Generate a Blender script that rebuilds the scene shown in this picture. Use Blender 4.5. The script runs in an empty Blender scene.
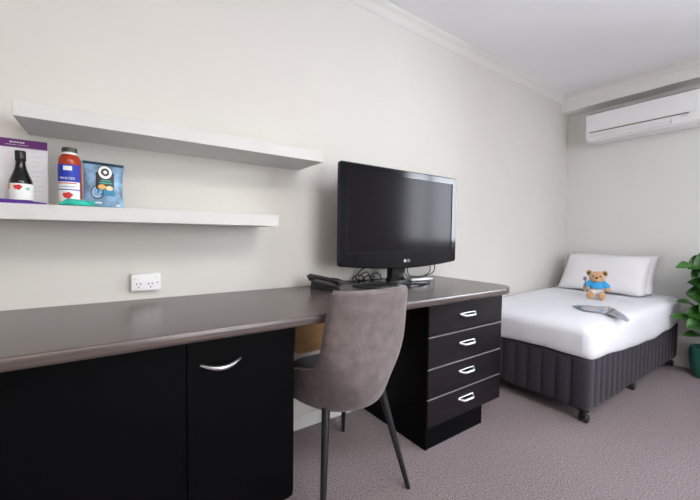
import bpy, bmesh, math, random
from mathutils import Vector, Matrix, Euler
random.seed(7)
PI = math.pi
scene = bpy.context.scene
COL = scene.collection

# ------------------------------------------------------------------ materials
def new_mat(name):
    m = bpy.data.materials.new(name); m.use_nodes = True
    nt = m.node_tree
    return m, nt, nt.nodes['Principled BSDF']

def mat(name, col, rough=.5, metal=0., spec=.5, var=0., vscale=8., bump=0., bscale=60., sheen=0., coat=0., trans=0., ior=1.45, stretch=None):
    m, nt, b = new_mat(name)
    b.inputs['Base Color'].default_value = (*col, 1)
    b.inputs['Roughness'].default_value = rough
    b.inputs['Metallic'].default_value = metal
    b.inputs['Specular IOR Level'].default_value = spec
    b.inputs['Sheen Weight'].default_value = sheen
    b.inputs['Coat Weight'].default_value = coat
    b.inputs['Transmission Weight'].default_value = trans
    b.inputs['IOR'].default_value = ior
    if var or bump:
        tc = nt.nodes.new('ShaderNodeTexCoord')
        src = tc.outputs['Object']
        if stretch:
            mp = nt.nodes.new('ShaderNodeMapping'); mp.inputs['Scale'].default_value = stretch
            nt.links.new(src, mp.inputs['Vector']); src = mp.outputs['Vector']
    if var:
        n = nt.nodes.new('ShaderNodeTexNoise'); n.inputs['Scale'].default_value = vscale; n.inputs['Detail'].default_value = 5
        nt.links.new(src, n.inputs['Vector'])
        r = nt.nodes.new('ShaderNodeValToRGB')
        r.color_ramp.elements[0].position = .3; r.color_ramp.elements[1].position = .7
        r.color_ramp.elements[0].color = (*[max(0, c*(1-var)) for c in col], 1)
        r.color_ramp.elements[1].color = (*[min(1, c*(1+var)) for c in col], 1)
        nt.links.new(n.outputs['Fac'], r.inputs['Fac']); nt.links.new(r.outputs['Color'], b.inputs['Base Color'])
    if bump:
        n2 = nt.nodes.new('ShaderNodeTexNoise'); n2.inputs['Scale'].default_value = bscale; n2.inputs['Detail'].default_value = 4
        nt.links.new(src, n2.inputs['Vector'])
        bp = nt.nodes.new('ShaderNodeBump'); bp.inputs['Strength'].default_value = bump; bp.inputs['Distance'].default_value = .01
        nt.links.new(n2.outputs['Fac'], bp.inputs['Height']); nt.links.new(bp.outputs['Normal'], b.inputs['Normal'])
    return m

M = dict(
    wall=mat('wall_paint', (.66, .645, .60), .8, var=.012, vscale=3, bump=.03, bscale=180),
    farwall=mat('far_wall_paint', (.71, .71, .69), .8, var=.012, vscale=3, bump=.03, bscale=180),
    ceiling=mat('ceiling_paint', (.86, .87, .90), .9, var=.01, vscale=2),
    trim=mat('trim_paint', (.74, .735, .71), .5, var=.01, vscale=4),
    shelf=mat('white_laminate', (.60, .605, .585), .45, var=.01, vscale=4),
    black=mat('black_veneer', (.0015, .0018, .0022), .42, spec=.10, var=.2, vscale=4, stretch=(14, 14, .8), bump=.015, bscale=30),
    drawer=mat('dark_drawer_veneer', (.0095, .0072, .0092), .38, spec=.30, var=.3, vscale=4, stretch=(.8, 10, 14), bump=.03, bscale=30),
    strip=mat('edge_strip_highlight', (.30, .285, .31), .4),  # pale tone carries the bright highlight of the drawer gaps
    chrome=mat('satin_chrome', (.72, .73, .75), .28, metal=.9, var=.03),
    tan=mat('tan_board', (.64, .38, .16), .6, var=.12, vscale=5, stretch=(1, 1, 8)),
    velvet=mat('grey_velvet', (.15, .123, .120), .9, sheen=.2, var=.2, vscale=26, bump=.15, bscale=160),
    velvetdark=mat('dark_grey_velvet', (.085, .08, .098), .9, sheen=.25, var=.1, vscale=11, bump=.1, bscale=160),
    blackmetal=mat('black_powder_coat', (.012, .012, .014), .38, var=.1),
    gloss=mat('gloss_black_plastic', (.006, .006, .008), .10, spec=.35, var=.02),
    softblack=mat('matt_black_plastic', (.012, .012, .013), .38, var=.05),
    screen=mat('lcd_screen', (.012, .0105, .0115), .14, spec=.11, var=.02, vscale=1),
    silver=mat('silver_plastic', (.62, .63, .65), .3, metal=.6, var=.02),
    whiteplastic=mat('white_plastic', (.84, .84, .84), .32, var=.01),
    acwhite=mat('ac_white_plastic', (.82, .83, .84), .35, var=.01),
    greyslot=mat('grey_slot', (.20, .18, .15), .6, var=.05),
    hole=mat('dark_hole', (.03, .03, .03), .7, var=.05),
    sheet=mat('white_cotton', (.79, .81, .86), .85, var=.012, vscale=6, bump=.18, bscale=9),
    pillow=mat('white_pillow_cotton', (.78, .775, .80), .85, var=.012, vscale=6, bump=.25, bscale=12),
    skirt=mat('charcoal_quilted_fabric', (.026, .0225, .034), .9, sheen=.10, var=.12, vscale=40, bump=.2, bscale=200),
    fur=mat('teddy_fur', (.60, .36, .19), .95, sheen=.4, var=.14, vscale=60, bump=.5, bscale=220),
    furpale=mat('teddy_muzzle_fur', (.66, .40, .20), .95, sheen=.4, var=.1, vscale=60, bump=.5, bscale=220),
    shirt=mat('blue_felt', (.045, .36, .72), .85, var=.08, vscale=40, bump=.2, bscale=150),
    shorts=mat('white_felt', (.80, .80, .82), .85, var=.03, vscale=40, bump=.2, bscale=150),
    leaf=None,
    stem=mat('plant_stem', (.10, .075, .04), .7, var=.2, vscale=30),
    pot=mat('teal_glazed_pot', (.035, .17, .12), .35, var=.15, vscale=14, bump=.1, bscale=30),
    soil=mat('potting_soil', (.03, .022, .016), .95, var=.4, vscale=60, bump=.6, bscale=80),
    wineglass=mat('dark_bottle_glass', (.006, .008, .006), .08, spec=.6, var=.02),
    cap=mat('black_screw_cap', (.010, .012, .011), .3, var=.05),
    label=mat('white_paper_label', (.80, .82, .80), .6, var=.02),
    red=mat('red_ink', (.62, .03, .03), .6, var=.05),
    orange=mat('orange_ink', (.80, .42, .10), .6, var=.1, vscale=40),
    green=mat('green_ink', (.25, .52, .30), .6, var=.05),
    juice=mat('red_tea_juice', (.42, .045, .012), .12, spec=.6, var=.12, vscale=10),
    blue=mat('royal_blue_ink', (.012, .035, .40), .5, var=.05),
    paleblue=mat('pale_blue_ink', (.34, .45, .62), .6, var=.05),
    metalcap=mat('dark_green_metal_cap', (.06, .07, .05), .3, metal=.5, var=.2, vscale=60),
    purple=mat('purple_print', (.14, .02, .17), .5, var=.08, vscale=6),
    violet=mat('violet_card', (.10, .03, .28), .5, var=.08, vscale=6),
    paper=mat('white_card', (.80, .80, .82), .6, var=.015, vscale=12),
    greyink=mat('grey_ink', (.60, .60, .64), .7, var=.03),
    chips=mat('blue_chip_foil', (.19, .33, .48), .32, spec=.6, var=.5, vscale=30, bump=.4, bscale=22),
    chipsdark=mat('navy_chip_foil', (.012, .03, .05), .35, var=.2, vscale=20),
    badge=mat('charcoal_badge_ink', (.012, .014, .018), .4, var=.1),
    tealblue=mat('teal_blue_ink', (.012, .20, .36), .4, var=.1),
    cream=mat('cream_ink', (.80, .66, .42), .6, var=.15, vscale=60),
    teal=mat('teal_wrapper', (.02, .46, .36), .25, spec=.6, var=.25, vscale=40, bump=.4, bscale=70),
    mag=None,
    wire=mat('black_cable', (.015, .015, .017), .4, var=.05),
    glassgrey=mat('smoky_stand_gloss', (.03, .03, .033), .08, spec=.6, var=.03),
    stone=mat('grey_toy_plastic', (.22, .21, .22), .4, var=.1),
    curtain=mat('window_frame_paint', (.55, .55, .55), .5, var=.02),
)

def carpet():
    m, nt, b = new_mat('carpet')
    tc = nt.nodes.new('ShaderNodeTexCoord')
    n1 = nt.nodes.new('ShaderNodeTexNoise'); n1.inputs['Scale'].default_value = 140; n1.inputs['Detail'].default_value = 6; n1.inputs['Roughness'].default_value = .75
    n2 = nt.nodes.new('ShaderNodeTexNoise'); n2.inputs['Scale'].default_value = 5; n2.inputs['Detail'].default_value = 3
    for n in (n1, n2): nt.links.new(tc.outputs['Object'], n.inputs['Vector'])
    r1 = nt.nodes.new('ShaderNodeValToRGB')
    r1.color_ramp.elements[0].position = .32; r1.color_ramp.elements[1].position = .68
    r1.color_ramp.elements[0].color = (.088, .065, .071, 1); r1.color_ramp.elements[1].color = (.475, .375, .397, 1)
    nt.links.new(n1.outputs['Fac'], r1.inputs['Fac'])
    mx = nt.nodes.new('ShaderNodeMixRGB'); mx.blend_type = 'MULTIPLY'; mx.inputs['Fac'].default_value = .35
    r2 = nt.nodes.new('ShaderNodeValToRGB')
    r2.color_ramp.elements[0].color = (.72, .72, .72, 1); r2.color_ramp.elements[1].color = (1, 1, 1, 1)
    nt.links.new(n2.outputs['Fac'], r2.inputs['Fac'])
    nt.links.new(r1.outputs['Color'], mx.inputs['Color1']); nt.links.new(r2.outputs['Color'], mx.inputs['Color2'])
    nt.links.new(mx.outputs['Color'], b.inputs['Base Color'])
    b.inputs['Roughness'].default_value = .98; b.inputs['Specular IOR Level'].default_value = .1; b.inputs['Sheen Weight'].default_value = .2
    bp = nt.nodes.new('ShaderNodeBump'); bp.inputs['Strength'].default_value = .9; bp.inputs['Distance'].default_value = .012
    nt.links.new(n1.outputs['Fac'], bp.inputs['Height']); nt.links.new(bp.outputs['Normal'], b.inputs['Normal'])
    return m
M['carpet'] = carpet()

def woodtop():
    m, nt, b = new_mat('grey_brown_woodgrain_laminate')
    tc = nt.nodes.new('ShaderNodeTexCoord')
    mp = nt.nodes.new('ShaderNodeMapping'); mp.inputs['Scale'].default_value = (.9, 22, 22)
    nt.links.new(tc.outputs['Object'], mp.inputs['Vector'])
    n = nt.nodes.new('ShaderNodeTexNoise'); n.inputs['Scale'].default_value = 3.2; n.inputs['Detail'].default_value = 7; n.inputs['Distortion'].default_value = .4
    nt.links.new(mp.outputs['Vector'], n.inputs['Vector'])
    r = nt.nodes.new('ShaderNodeValToRGB')
    r.color_ramp.elements[0].position = .3; r.color_ramp.elements[1].position = .72
    r.color_ramp.elements[0].color = (.062, .047, .044, 1); r.color_ramp.elements[1].color = (.120, .093, .086, 1)
    nt.links.new(n.outputs['Fac'], r.inputs['Fac']); nt.links.new(r.outputs['Color'], b.inputs['Base Color'])
    b.inputs['Roughness'].default_value = .24; b.inputs['Specular IOR Level'].default_value = .6
    return m
M['wood'] = woodtop()

def leafmat():
    m, nt, b = new_mat('fig_leaf')
    tc = nt.nodes.new('ShaderNodeTexCoord')
    n = nt.nodes.new('ShaderNodeTexNoise'); n.inputs['Scale'].default_value = 7; n.inputs['Detail'].default_value = 3
    nt.links.new(tc.outputs['Object'], n.inputs['Vector'])
    r = nt.nodes.new('ShaderNodeValToRGB')
    r.color_ramp.elements[0].position = .35; r.color_ramp.elements[1].position = .7
    r.color_ramp.elements[0].color = (.010, .045, .012, 1); r.color_ramp.elements[1].color = (.065, .23, .028, 1)
    nt.links.new(n.outputs['Fac'], r.inputs['Fac']); nt.links.new(r.outputs['Color'], b.inputs['Base Color'])
    b.inputs['Roughness'].default_value = .38
    return m
M['leaf'] = leafmat()

def magmat():
    m, nt, b = new_mat('magazine_print')
    tc = nt.nodes.new('ShaderNodeTexCoord')
    n = nt.nodes.new('ShaderNodeTexNoise'); n.inputs['Scale'].default_value = 17; n.inputs['Detail'].default_value = 5
    nt.links.new(tc.outputs['Object'], n.inputs['Vector'])
    r = nt.nodes.new('ShaderNodeValToRGB'); e = r.color_ramp.elements
    e[0].position = .32; e[0].color = (.13, .20, .30, 1); e[1].position = .68; e[1].color = (.62, .60, .60, 1)
    k = e.new(.45); k.color = (.30, .38, .48, 1); k = e.new(.56); k.color = (.44, .36, .32, 1)
    nt.links.new(n.outputs['Fac'], r.inputs['Fac']); nt.links.new(r.outputs['Color'], b.inputs['Base Color'])
    b.inputs['Roughness'].default_value = .45
    return m
M['mag'] = magmat()

def panemat():
    m = bpy.data.materials.new('window_glass'); m.use_nodes = True; nt = m.node_tree
    nt.nodes.clear()
    o = nt.nodes.new('ShaderNodeOutputMaterial'); mx = nt.nodes.new('ShaderNodeMixShader')
    t = nt.nodes.new('ShaderNodeBsdfTransparent'); g = nt.nodes.new('ShaderNodeBsdfGlossy'); g.inputs['Roughness'].default_value = .02
    fr = nt.nodes.new('ShaderNodeFresnel'); fr.inputs['IOR'].default_value = 1.3
    nt.links.new(fr.outputs[0], mx.inputs[0]); nt.links.new(t.outputs[0], mx.inputs[1]); nt.links.new(g.outputs[0], mx.inputs[2])
    nt.links.new(mx.outputs[0], o.inputs['Surface'])
    return m
M['pane'] = panemat()

# ------------------------------------------------------------------ helpers
def root(name, label, cat, loc, rotz=0, group=None):
    o = bpy.data.objects.new(name, None); COL.objects.link(o)
    o.empty_display_size = .05
    o.location = loc; o.rotation_euler = (0, 0, rotz)
    o['label'] = label; o['category'] = cat
    if group: o['group'] = group
    return o

def origin_of(p):
    v = Vector((0, 0, 0))
    while p is not None:
        v += p.location; p = p.parent
    return v

def obj(name, bm, m, parent=None, smooth=None, local=False, label=None):
    """link bm (world coordinates, or the thing's own when local) as one mesh"""
    if not isinstance(bm, bpy.types.Mesh):
        me = bpy.data.meshes.new(name)
        bmesh.ops.recalc_face_normals(bm, faces=bm.faces)
        bm.to_mesh(me); bm.free()
    else: me = bm
    if parent is not None and not local:
        me.transform(Matrix.Translation(-origin_of(parent)))
    o = bpy.data.objects.new(name, me); COL.objects.link(o)
    me.materials.clear(); me.materials.append(m)
    if smooth is not None:
        for p in me.polygons: p.use_smooth = True
        if smooth < 180:
            try: me.set_sharp_from_angle(angle=math.radians(smooth))
            except Exception: pass
    if parent is not None: o.parent = parent
    if label: o['label'] = label
    return o

def tag(o, label, cat, group=None):
    o['label'] = label; o['category'] = cat
    if group: o['group'] = group
    return o

def single(name, bm, m, label, cat, loc, smooth=None, group=None):
    """a thing that is one mesh, its origin at loc"""
    o = obj(name, bm, m, None, smooth)
    o.data.transform(Matrix.Translation(-Vector(loc))); o.location = loc
    return tag(o, label, cat, group)

def struct(name, bm, m, parent=None, smooth=None):
    o = obj(name, bm, m, parent, smooth)
    if parent is None: o['kind'] = 'structure'
    return o

def box(bm, x0, x1, y0, y1, z0, z1, bev=0., seg=2):
    r = bmesh.ops.create_cube(bm, size=1)
    vs = r['verts']
    bmesh.ops.scale(bm, vec=(x1-x0, y1-y0, z1-z0), verts=vs)
    bmesh.ops.translate(bm, vec=((x0+x1)/2, (y0+y1)/2, (z0+z1)/2), verts=vs)
    if bev:
        es = list({e for v in vs for e in v.link_edges})
        bmesh.ops.bevel(bm, geom=es, offset=bev, segments=seg, profile=.5, affect='EDGES', clamp_overlap=True)
    return bm

def B(*a, **k): return box(bmesh.new(), *a, **k)

def loft(bm, rows, close_u=True, cap0=True, cap1=True):
    vr = [[bm.verts.new(p) for p in r] for r in rows]
    n = len(rows[0])
    for a, b in zip(vr, vr[1:]):
        for i in range(n if close_u else n-1):
            j = (i+1) % n
            try: bm.faces.new((a[i], a[j], b[j], b[i]))
            except ValueError: pass
    if cap0 and close_u: bm.faces.new(vr[0][::-1])
    if cap1 and close_u: bm.faces.new(vr[-1])
    return vr

def lathe(bm, prof, cx, cy, n=28):
    rows = [[(cx+r*math.cos(2*PI*i/n), cy+r*math.sin(2*PI*i/n), z) for i in range(n)] for r, z in prof]
    loft(bm, rows); return bm

def arc_band(bm, cx, cy, r, a0, a1, z0, z1, n=14):
    """label wrapped on a round bottle"""
    rows = [[(cx+r*math.cos(a0+(a1-a0)*i/n), cy+r*math.sin(a0+(a1-a0)*i/n), z) for i in range(n+1)] for z in (z0, z1)]
    loft(bm, rows, close_u=False); return bm

def tube(bm, pts, rad, n=8):
    pts = [Vector(p) for p in pts]
    if not hasattr(rad, '__len__'): rad = [rad]*len(pts)
    rows = []; up = None
    for i, p in enumerate(pts):
        t = (pts[min(i+1, len(pts)-1)] - pts[max(i-1, 0)]).normalized()
        if up is None:
            up = Vector((0, 0, 1)) if abs(t.z) < .9 else Vector((0, 1, 0))
        s = t.cross(up).normalized(); up = s.cross(t).normalized()
        rows.append([p + (s*math.cos(2*PI*k/n) + up*math.sin(2*PI*k/n))*rad[i] for k in range(n)])
    loft(bm, rows); return bm

def smooth_path(pts, k=6):
    """Catmull-Rom"""
    P = [Vector(p) for p in pts]; P = [2*P[0]-P[1]] + P + [2*P[-1]-P[-2]]
    out = []
    for i in range(1, len(P)-2):
        for s in range(k):
            t = s/k
            out.append(.5*((2*P[i]) + (P[i+1]-P[i-1])*t + (2*P[i-1]-5*P[i]+4*P[i+1]-P[i+2])*t*t + (3*P[i]-P[i-1]-3*P[i+1]+P[i+2])*t**3))
    out.append(P[-2]); return out

def prism(bm, poly, axis, a0, a1):
    """poly of 2D points extruded along axis"""
    def pt(p, a):
        return {'x': (a, p[0], p[1]), 'y': (p[0], a, p[1]), 'z': (p[0], p[1], a)}[axis]
    loft(bm, [[pt(p, a0) for p in poly], [pt(p, a1) for p in poly]]); return bm

def bevel_all(bm, off, seg=2, angle=30):
    es = [e for e in bm.edges if len(e.link_faces) == 2 and e.calc_face_angle(0) > math.radians(angle)]
    bmesh.ops.bevel(bm, geom=es, offset=off, segments=seg, profile=.5, affect='EDGES', clamp_overlap=True)
    return bm

def ball(bm, c, r, sub=3, rot=None):
    if not hasattr(r, '__len__'): r = (r, r, r)
    v = bmesh.ops.create_icosphere(bm, subdivisions=sub, radius=1)['verts']
    mtx = Matrix.Translation(c) @ (rot.to_matrix().to_4x4() if rot else Matrix()) @ Matrix.Diagonal((*r, 1))
    bmesh.ops.transform(bm, matrix=mtx, verts=v); return bm

def fuse(bm, voxel, smooth_it=4):
    """merge overlapping closed shapes to one continuous surface"""
    me = bpy.data.meshes.new('f'); bm.to_mesh(me); bm.free()
    o = bpy.data.objects.new('f', me); COL.objects.link(o)
    md = o.modifiers.new('r', 'REMESH'); md.mode = 'VOXEL'; md.voxel_size = voxel
    sm = o.modifiers.new('s', 'SMOOTH'); sm.iterations = smooth_it; sm.factor = .5
    dg = bpy.context.evaluated_depsgraph_get()
    out = bpy.data.meshes.new_from_object(o.evaluated_get(dg))
    bpy.data.objects.remove(o); return out

def text(name, body, size, mtx, m, parent, depth=.0002):
    cu = bpy.data.curves.new(name, 'FONT'); cu.body = body; cu.size = size; cu.extrude = depth
    cu.align_x = 'CENTER'; cu.align_y = 'CENTER'; cu.resolution_u = 3
    o = bpy.data.objects.new(name, cu); COL.objects.link(o)
    dg = bpy.context.evaluated_depsgraph_get()
    me = bpy.data.meshes.new_from_object(o.evaluated_get(dg)); bpy.data.objects.remove(o)
    me.transform(mtx)
    return obj(name, me, m, parent)

FACE_FRONT = Matrix.Rotation(PI/2, 4, 'X')          # lettering that reads from the -y side

def rrect(x0, x1, y0, y1, r, n=6):
    p = []
    for cx, cy, a in ((x1-r, y1-r, 0), (x0+r, y1-r, PI/2), (x0+r, y0+r, PI), (x1-r, y0+r, 1.5*PI)):
        for i in range(n+1):
            t = a + PI/2*i/n; p.append((cx+r*math.cos(t), cy+r*math.sin(t)))
    return p

# ------------------------------------------------------------------ the room
WY, WX = 1.606, 3.752            # long wall and far wall
LX, BY = -1.9, -2.5              # wall on the left end, wall behind the camera
CZ = 2.36
struct('floor', B(LX-.1, WX+.1, BY-.1, WY+.1, -.1, 0), M['carpet'])
struct('ceiling', B(LX-.1, WX+.1, BY-.1, WY+.1, CZ, CZ+.1), M['ceiling'])
struct('wall_back', B(LX-.1, WX+.1, WY, WY+.1, 0, CZ), M['wall'])
struct('wall_left', B(LX-.1, LX, BY-.1, WY, 0, CZ), M['wall'])

def wall_open(name, m, axis, pos0, pos1, a0, a1, hole):
    b0, b1, z0, z1 = hole
    bm = bmesh.new()
    for u0, u1, w0, w1 in ((a0, b0, 0, CZ), (b1, a1, 0, CZ), (b0, b1, 0, z0), (b0, b1, z1, CZ)):
        if axis == 'x': box(bm, pos0, pos1, u0, u1, w0, w1)
        else: box(bm, u0, u1, pos0, pos1, w0, w1)
    return struct(name, bm, m)
W1 = (-1.25, -.12, .92, 2.12)    # window in the far wall, outside the frame on the right
W2 = (.5, 2.3, .5, 2.12)         # unseen window added behind the camera to light the long wall
wall_open('wall_right', M['farwall'], 'x', WX, WX+.1, BY-.1, WY+.1, W1)
wall_open('wall_front', M['wall'], 'y', BY-.1, BY, LX, WX, W2)

def window(name, axis, pos, w):
    b0, b1, z0, z1 = w; bm = bmesh.new(); t = .04
    mid = (b0+b1)/2
    segs = ((b0, b0+t, z0, z1), (b1-t, b1, z0, z1), (b0, b1, z0, z0+t), (b0, b1, z1-t, z1), (mid-t/2, mid+t/2, z0, z1))
    for u0, u1, a, b in segs:
        if axis == 'x': box(bm, pos+.02, pos+.08, u0, u1, a, b)
        else: box(bm, u0, u1, pos+.02, pos+.08, a, b)
    f = struct(name, bm, M['curtain'])
    if axis == 'x': g = B(pos+.045, pos+.05, b0+t, b1-t, z0+t, z1-t)
    else: g = B(b0+t, b1-t, pos+.045, pos+.05, z0+t, z1-t)
    obj('window_pane', g, M['pane'], f)
window('window_1', 'x', WX, W1)
window('window_added', 'y', BY-.1, W2)

# cornice on the long wall and the deeper coved pelmet along the far wall
prof = [(WY, CZ), (WY-.062, CZ), (WY-.058, CZ-.008), (WY-.040, CZ-.016), (WY-.022, CZ-.030), (WY-.012, CZ-.048), (WY-.004, CZ-.054), (WY, CZ-.056)]
struct('trim_1', prism(bmesh.new(), prof, 'x', LX, WX), M['trim'], smooth=40)
prof = [(WX, CZ), (WX-.235, CZ), (WX-.228, CZ-.008), (WX-.205, CZ-.018), (WX-.185, CZ-.034), (WX-.174, CZ-.054), (WX-.168, CZ-.060), (WX-.156, CZ-.132), (WX-.151, CZ-.136), (WX, CZ-.136)]
struct('trim_2', prism(bmesh.new(), prof, 'y', BY, WY), M['trim'], smooth=25)
def bb(name, axis, p0, p1, a0, a1, h):
    s = 1 if p1 > p0 else -1
    prof = [(p0, 0), (p1, 0), (p1, h*.80), (p1-s*.005, h*.86), (p1-s*.005, h*.90), (p0+s*.004, h), (p0, h)]
    struct(name, prism(bmesh.new(), prof, axis, a0, a1), M['trim'])
bb('baseboard_back', 'x', WY, WY-.018, LX, WX, .062)
bb('baseboard_right', 'y', WX, WX-.018, BY, WY-.02, .085)
bb('baseboard_left', 'y', LX, LX+.018, BY, WY-.02, .07)
bb('baseboard_front', 'x', BY, BY+.018, LX, WX, .07)

# ------------------------------------------------------------------ worktop
DZ = .75
outl = [(-.95, WY-.002), (-.95, .994)]
cxr, cyr, rr = 1.685, 1.124, .13
for i in range(13):
    a = -PI/2 + PI/2*i/12; outl.append((cxr+rr*math.cos(a), cyr+rr*math.sin(a)))
outl.append((1.815, WY-.002))
bm = prism(bmesh.new(), outl, 'z', DZ-.031, DZ); 
es = [e for e in bm.edges if abs(e.verts[0].co.z-e.verts[1].co.z) < 1e-4 and max(v.co.y for v in e.verts) < 1.59]
bmesh.ops.bevel(bm, geom=es, offset=.012, segments=4, profile=.5, affect='EDGES')
single('desk_worktop', bm, M['wood'], 'long grey-brown woodgrain desk top running along the wall', 'desk top', (.4, 1.3, DZ-.031), smooth=40)

# ------------------------------------------------------------------ cupboard
def bow_handle(x0, x1, y, z, rmax, out, drop):
    bm = bmesh.new(); n = 18; pts = []; rad = []
    for i in range(n+1):
        t = i/n; s = math.sin(PI*t)
        pts.append((x0+(x1-x0)*t, y - .004 - out*s**.9, z - drop*s)); rad.append(.0035 + rmax*s)
    tube(bm, pts, rad, 10)
    return bm

YF = 1.089
cb = root('cupboard', 'black cupboard under the left end of the desk top', 'cupboard', (-.2, 1.34, 0))
bm = bmesh.new()
box(bm, -.93, .522, YF+.022, WY-.03, .083, .715); box(bm, .502, .525, YF+.004, WY-.03, .083, .716, .004)
obj('carcass', bm, M['black'], cb)
obj('plinth', B(-.93, .50, YF+.06, WY-.03, 0, .0828), M['black'], cb)
pl = bmesh.new(); box(pl, .181, .524, YF, YF+.02, .085, .712)
es = [e for e in pl.edges if abs(e.verts[0].co.x-.524) < 1e-4 and abs(e.verts[1].co.x-.524) < 1e-4 and abs(e.verts[0].co.y-e.verts[1].co.y) > .01]
bmesh.ops.bevel(pl, geom=es, offset=.022, segments=5, profile=.5, affect='EDGES')
dr = obj('door', pl, M['black'], cb)
obj('handle', bow_handle(.216, .336, YF, .622, .0045, .022, .012), M['chrome'], dr, smooth=60)
obj('fixed_panel', B(-.925, .1775, YF, YF+.02, .085, .712, .0015), M['black'], cb)

# ------------------------------------------------------------------ drawer unit
du = root('drawer_unit', 'dark four-drawer pedestal under the right end of the desk top', 'drawers', (1.5, 1.33, 0))
bm = bmesh.new(); box(bm, 1.232, 1.809, YF+.021, WY-.03, .102, .712)
obj('carcass', bm, M['black'], du)
obj('side_panel', B(1.21, 1.2315, YF+.006, WY-.03, 0, .7125, .001), M['black'], du)
obj('plinth', B(1.2317, 1.655, YF+.008, WY-.03, 0, .1015), M['black'], du)
seams = [.102, .243, .389, .542, .700]
for i in range(4):
    z0, z1 = seams[i], seams[i+1]
    d = obj('drawer', B(1.216, 1.811, YF, YF+.0205, z0+.003, z1-.005, .001), M['drawer'], du)
    if i < 3:
        obj('edge_strip', B(1.216, 1.811, YF+.0005, YF+.02, z1-.0045, z1-.002), M['strip'], d, label='pale edge strip with painted gap highlight along the drawer top')  # gap highlight put into the colour of the strip
    zh = (.192, .335, .480, .626)[i]
    h = bmesh.new(); n = 16; pts = []; rad = []
    for k in range(n+1):
        t = k/n; s = min(1, math.sin(PI*t)*1.6)
        pts.append((1.438+.120*t, YF-.004-.020*s, zh - .006*s)); rad.append(.0036+.0030*s)
    tube(h, pts, rad, 10); tube(h, [(1.438, YF-.003, zh+.003), (1.498, YF-.003, zh+.004), (1.558, YF-.003, zh+.003)], .003, 8)
    obj('handle', h, M['chrome'], d, smooth=60)

# tan board hanging below the desk top against the back of the knee space
poly = rrect(.715, 1.2095, .445, .76, .022, 4)
poly = [(x, min(z, .7185)) for x, z in poly]
bm = prism(bmesh.new(), poly, 'y', 1.47, 1.488)
bmesh.ops.remove_doubles(bm, verts=bm.verts, dist=1e-5)
single('modesty_panel', bm, M['tan'], 'tan wooden board fixed below the desk top beside the cupboard', 'board', (.96, 1.48, .445))

# ------------------------------------------------------------------ shelves
single('floating_shelf', B(-.225, .797, 1.362, WY-.001, 1.347, 1.394, .001), M['shelf'], 'upper white floating shelf, bare, reaching further right', 'shelf', (.28, 1.5, 1.347), group='white floating shelves')
single('floating_shelf', B(-.55, .583, 1.362, WY-.001, 1.052, 1.098, .001), M['shelf'], 'lower white floating shelf carrying bottles and a chip packet', 'shelf', (.0, 1.5, 1.052), group='white floating shelves')
SZ = 1.0982

# card standing against the wall
cd = root('menu_card', 'white printed card with purple header standing behind the dark bottle', 'card', (-.31, 1.54, SZ))
bm = bmesh.new(); box(bm, -.46, -.171, 1.538, 1.541, SZ, 1.315)
body = obj('card_sheet', bm, M['paper'], cd)
bm = bmesh.new(); box(bm, -.46, -.171, 1.5368, 1.5375, 1.288, 1.315)
hd = obj('purple_header', bm, M['purple'], cd, label='purple band across the top of the card')
bm = bmesh.new()
for x0, x1, z in ((-.262, -.226, 1.305), ):
    k = x0
    for w in (.006, .003, .005, .004, .003, .006, .005):
        box(bm, k, k+w-.001, 1.5362, 1.5367, z-.0025, z+.0015); k += w+.0006
for x0, x1 in ((-.272, -.245), (-.242, -.218)): box(bm, x0, x1, 1.5362, 1.5367, 1.2955, 1.2965)
obj('lettering', bm, M['paper'], hd)
for x0, x1 in ((-.445, -.29), (-.212, -.182)):
    bm = bmesh.new()
    for i in range(9):
        z = 1.262 - i*.016
        box(bm, x0, x1-(i % 3)*.006, 1.5372, 1.5378, z, z+.0015)
    obj('fine_print', bm, M['greyink'], cd)
bm = bmesh.new()
loft(bm, [[(-.46, 1.40, SZ), (-.46, 1.396, SZ+.016), (-.46, 1.399, SZ+.016), (-.46, 1.536, SZ+.002)],
          [(-.24, 1.40, SZ), (-.24, 1.396, SZ+.013), (-.24, 1.399, SZ+.013), (-.24, 1.43, SZ+.002)],
          [(-.160, 1.40, SZ), (-.160, 1.398, SZ+.0065), (-.160, 1.40, SZ+.0065), (-.160, 1.41, SZ+.002)]])
single('violet_leaflet', bm, M['violet'], 'violet leaflet lying at the shelf front under the dark bottle', 'leaflet', (-.3, 1.42, SZ))

def arc_disc(bm, cx, cy, r, a, ha, z, hz, n=20, wob=.0):
    rows = [[(cx+r*math.cos(a+ha*k*math.cos(t)*(1+wob*math.sin(3*t))), cy+r*math.sin(a+ha*k*math.cos(t)*(1+wob*math.sin(3*t))), z+hz*k*math.sin(t)*(1+wob*math.cos(5*t))) for t in [2*PI*i/n for i in range(n)]] for k in (.01, .5, 1)]
    loft(bm, rows, cap1=False); return bm

# dark bottle
bx, by = -.2265, 1.465
wb = root('glass_bottle', 'small dark glass bottle with white label in front of the card', 'bottle', (bx, by, SZ+.003))
wb['label'] = 'small dark glass bottle with white label in front of the card'
z0 = SZ+.0031
obj('glass_body', lathe(bmesh.new(), [(.022, z0), (.0275, z0+.004), (.0285, z0+.015), (.0285, z0+.062), (.0265, z0+.073), (.020, z0+.091), (.0145, z0+.108), (.012, z0+.122), (.0115, z0+.133)], bx, by), M['wineglass'], wb, smooth=60)
obj('cap', lathe(bmesh.new(), [(.0125, z0+.133), (.0132, z0+.134), (.0132, z0+.162), (.012, z0+.164)], bx, by), M['cap'], wb, smooth=40)
lb = obj('paper_label', arc_band(bmesh.new(), bx, by, .0289, -PI*.98, -.02*PI, z0+.012, z0+.062), M['label'], wb, smooth=180)
obj('red_print', arc_disc(bmesh.new(), bx, by, .0293, -PI*.535, PI*.11, z0+.050, .0078, wob=.18), M['red'], lb, smooth=180)
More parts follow.
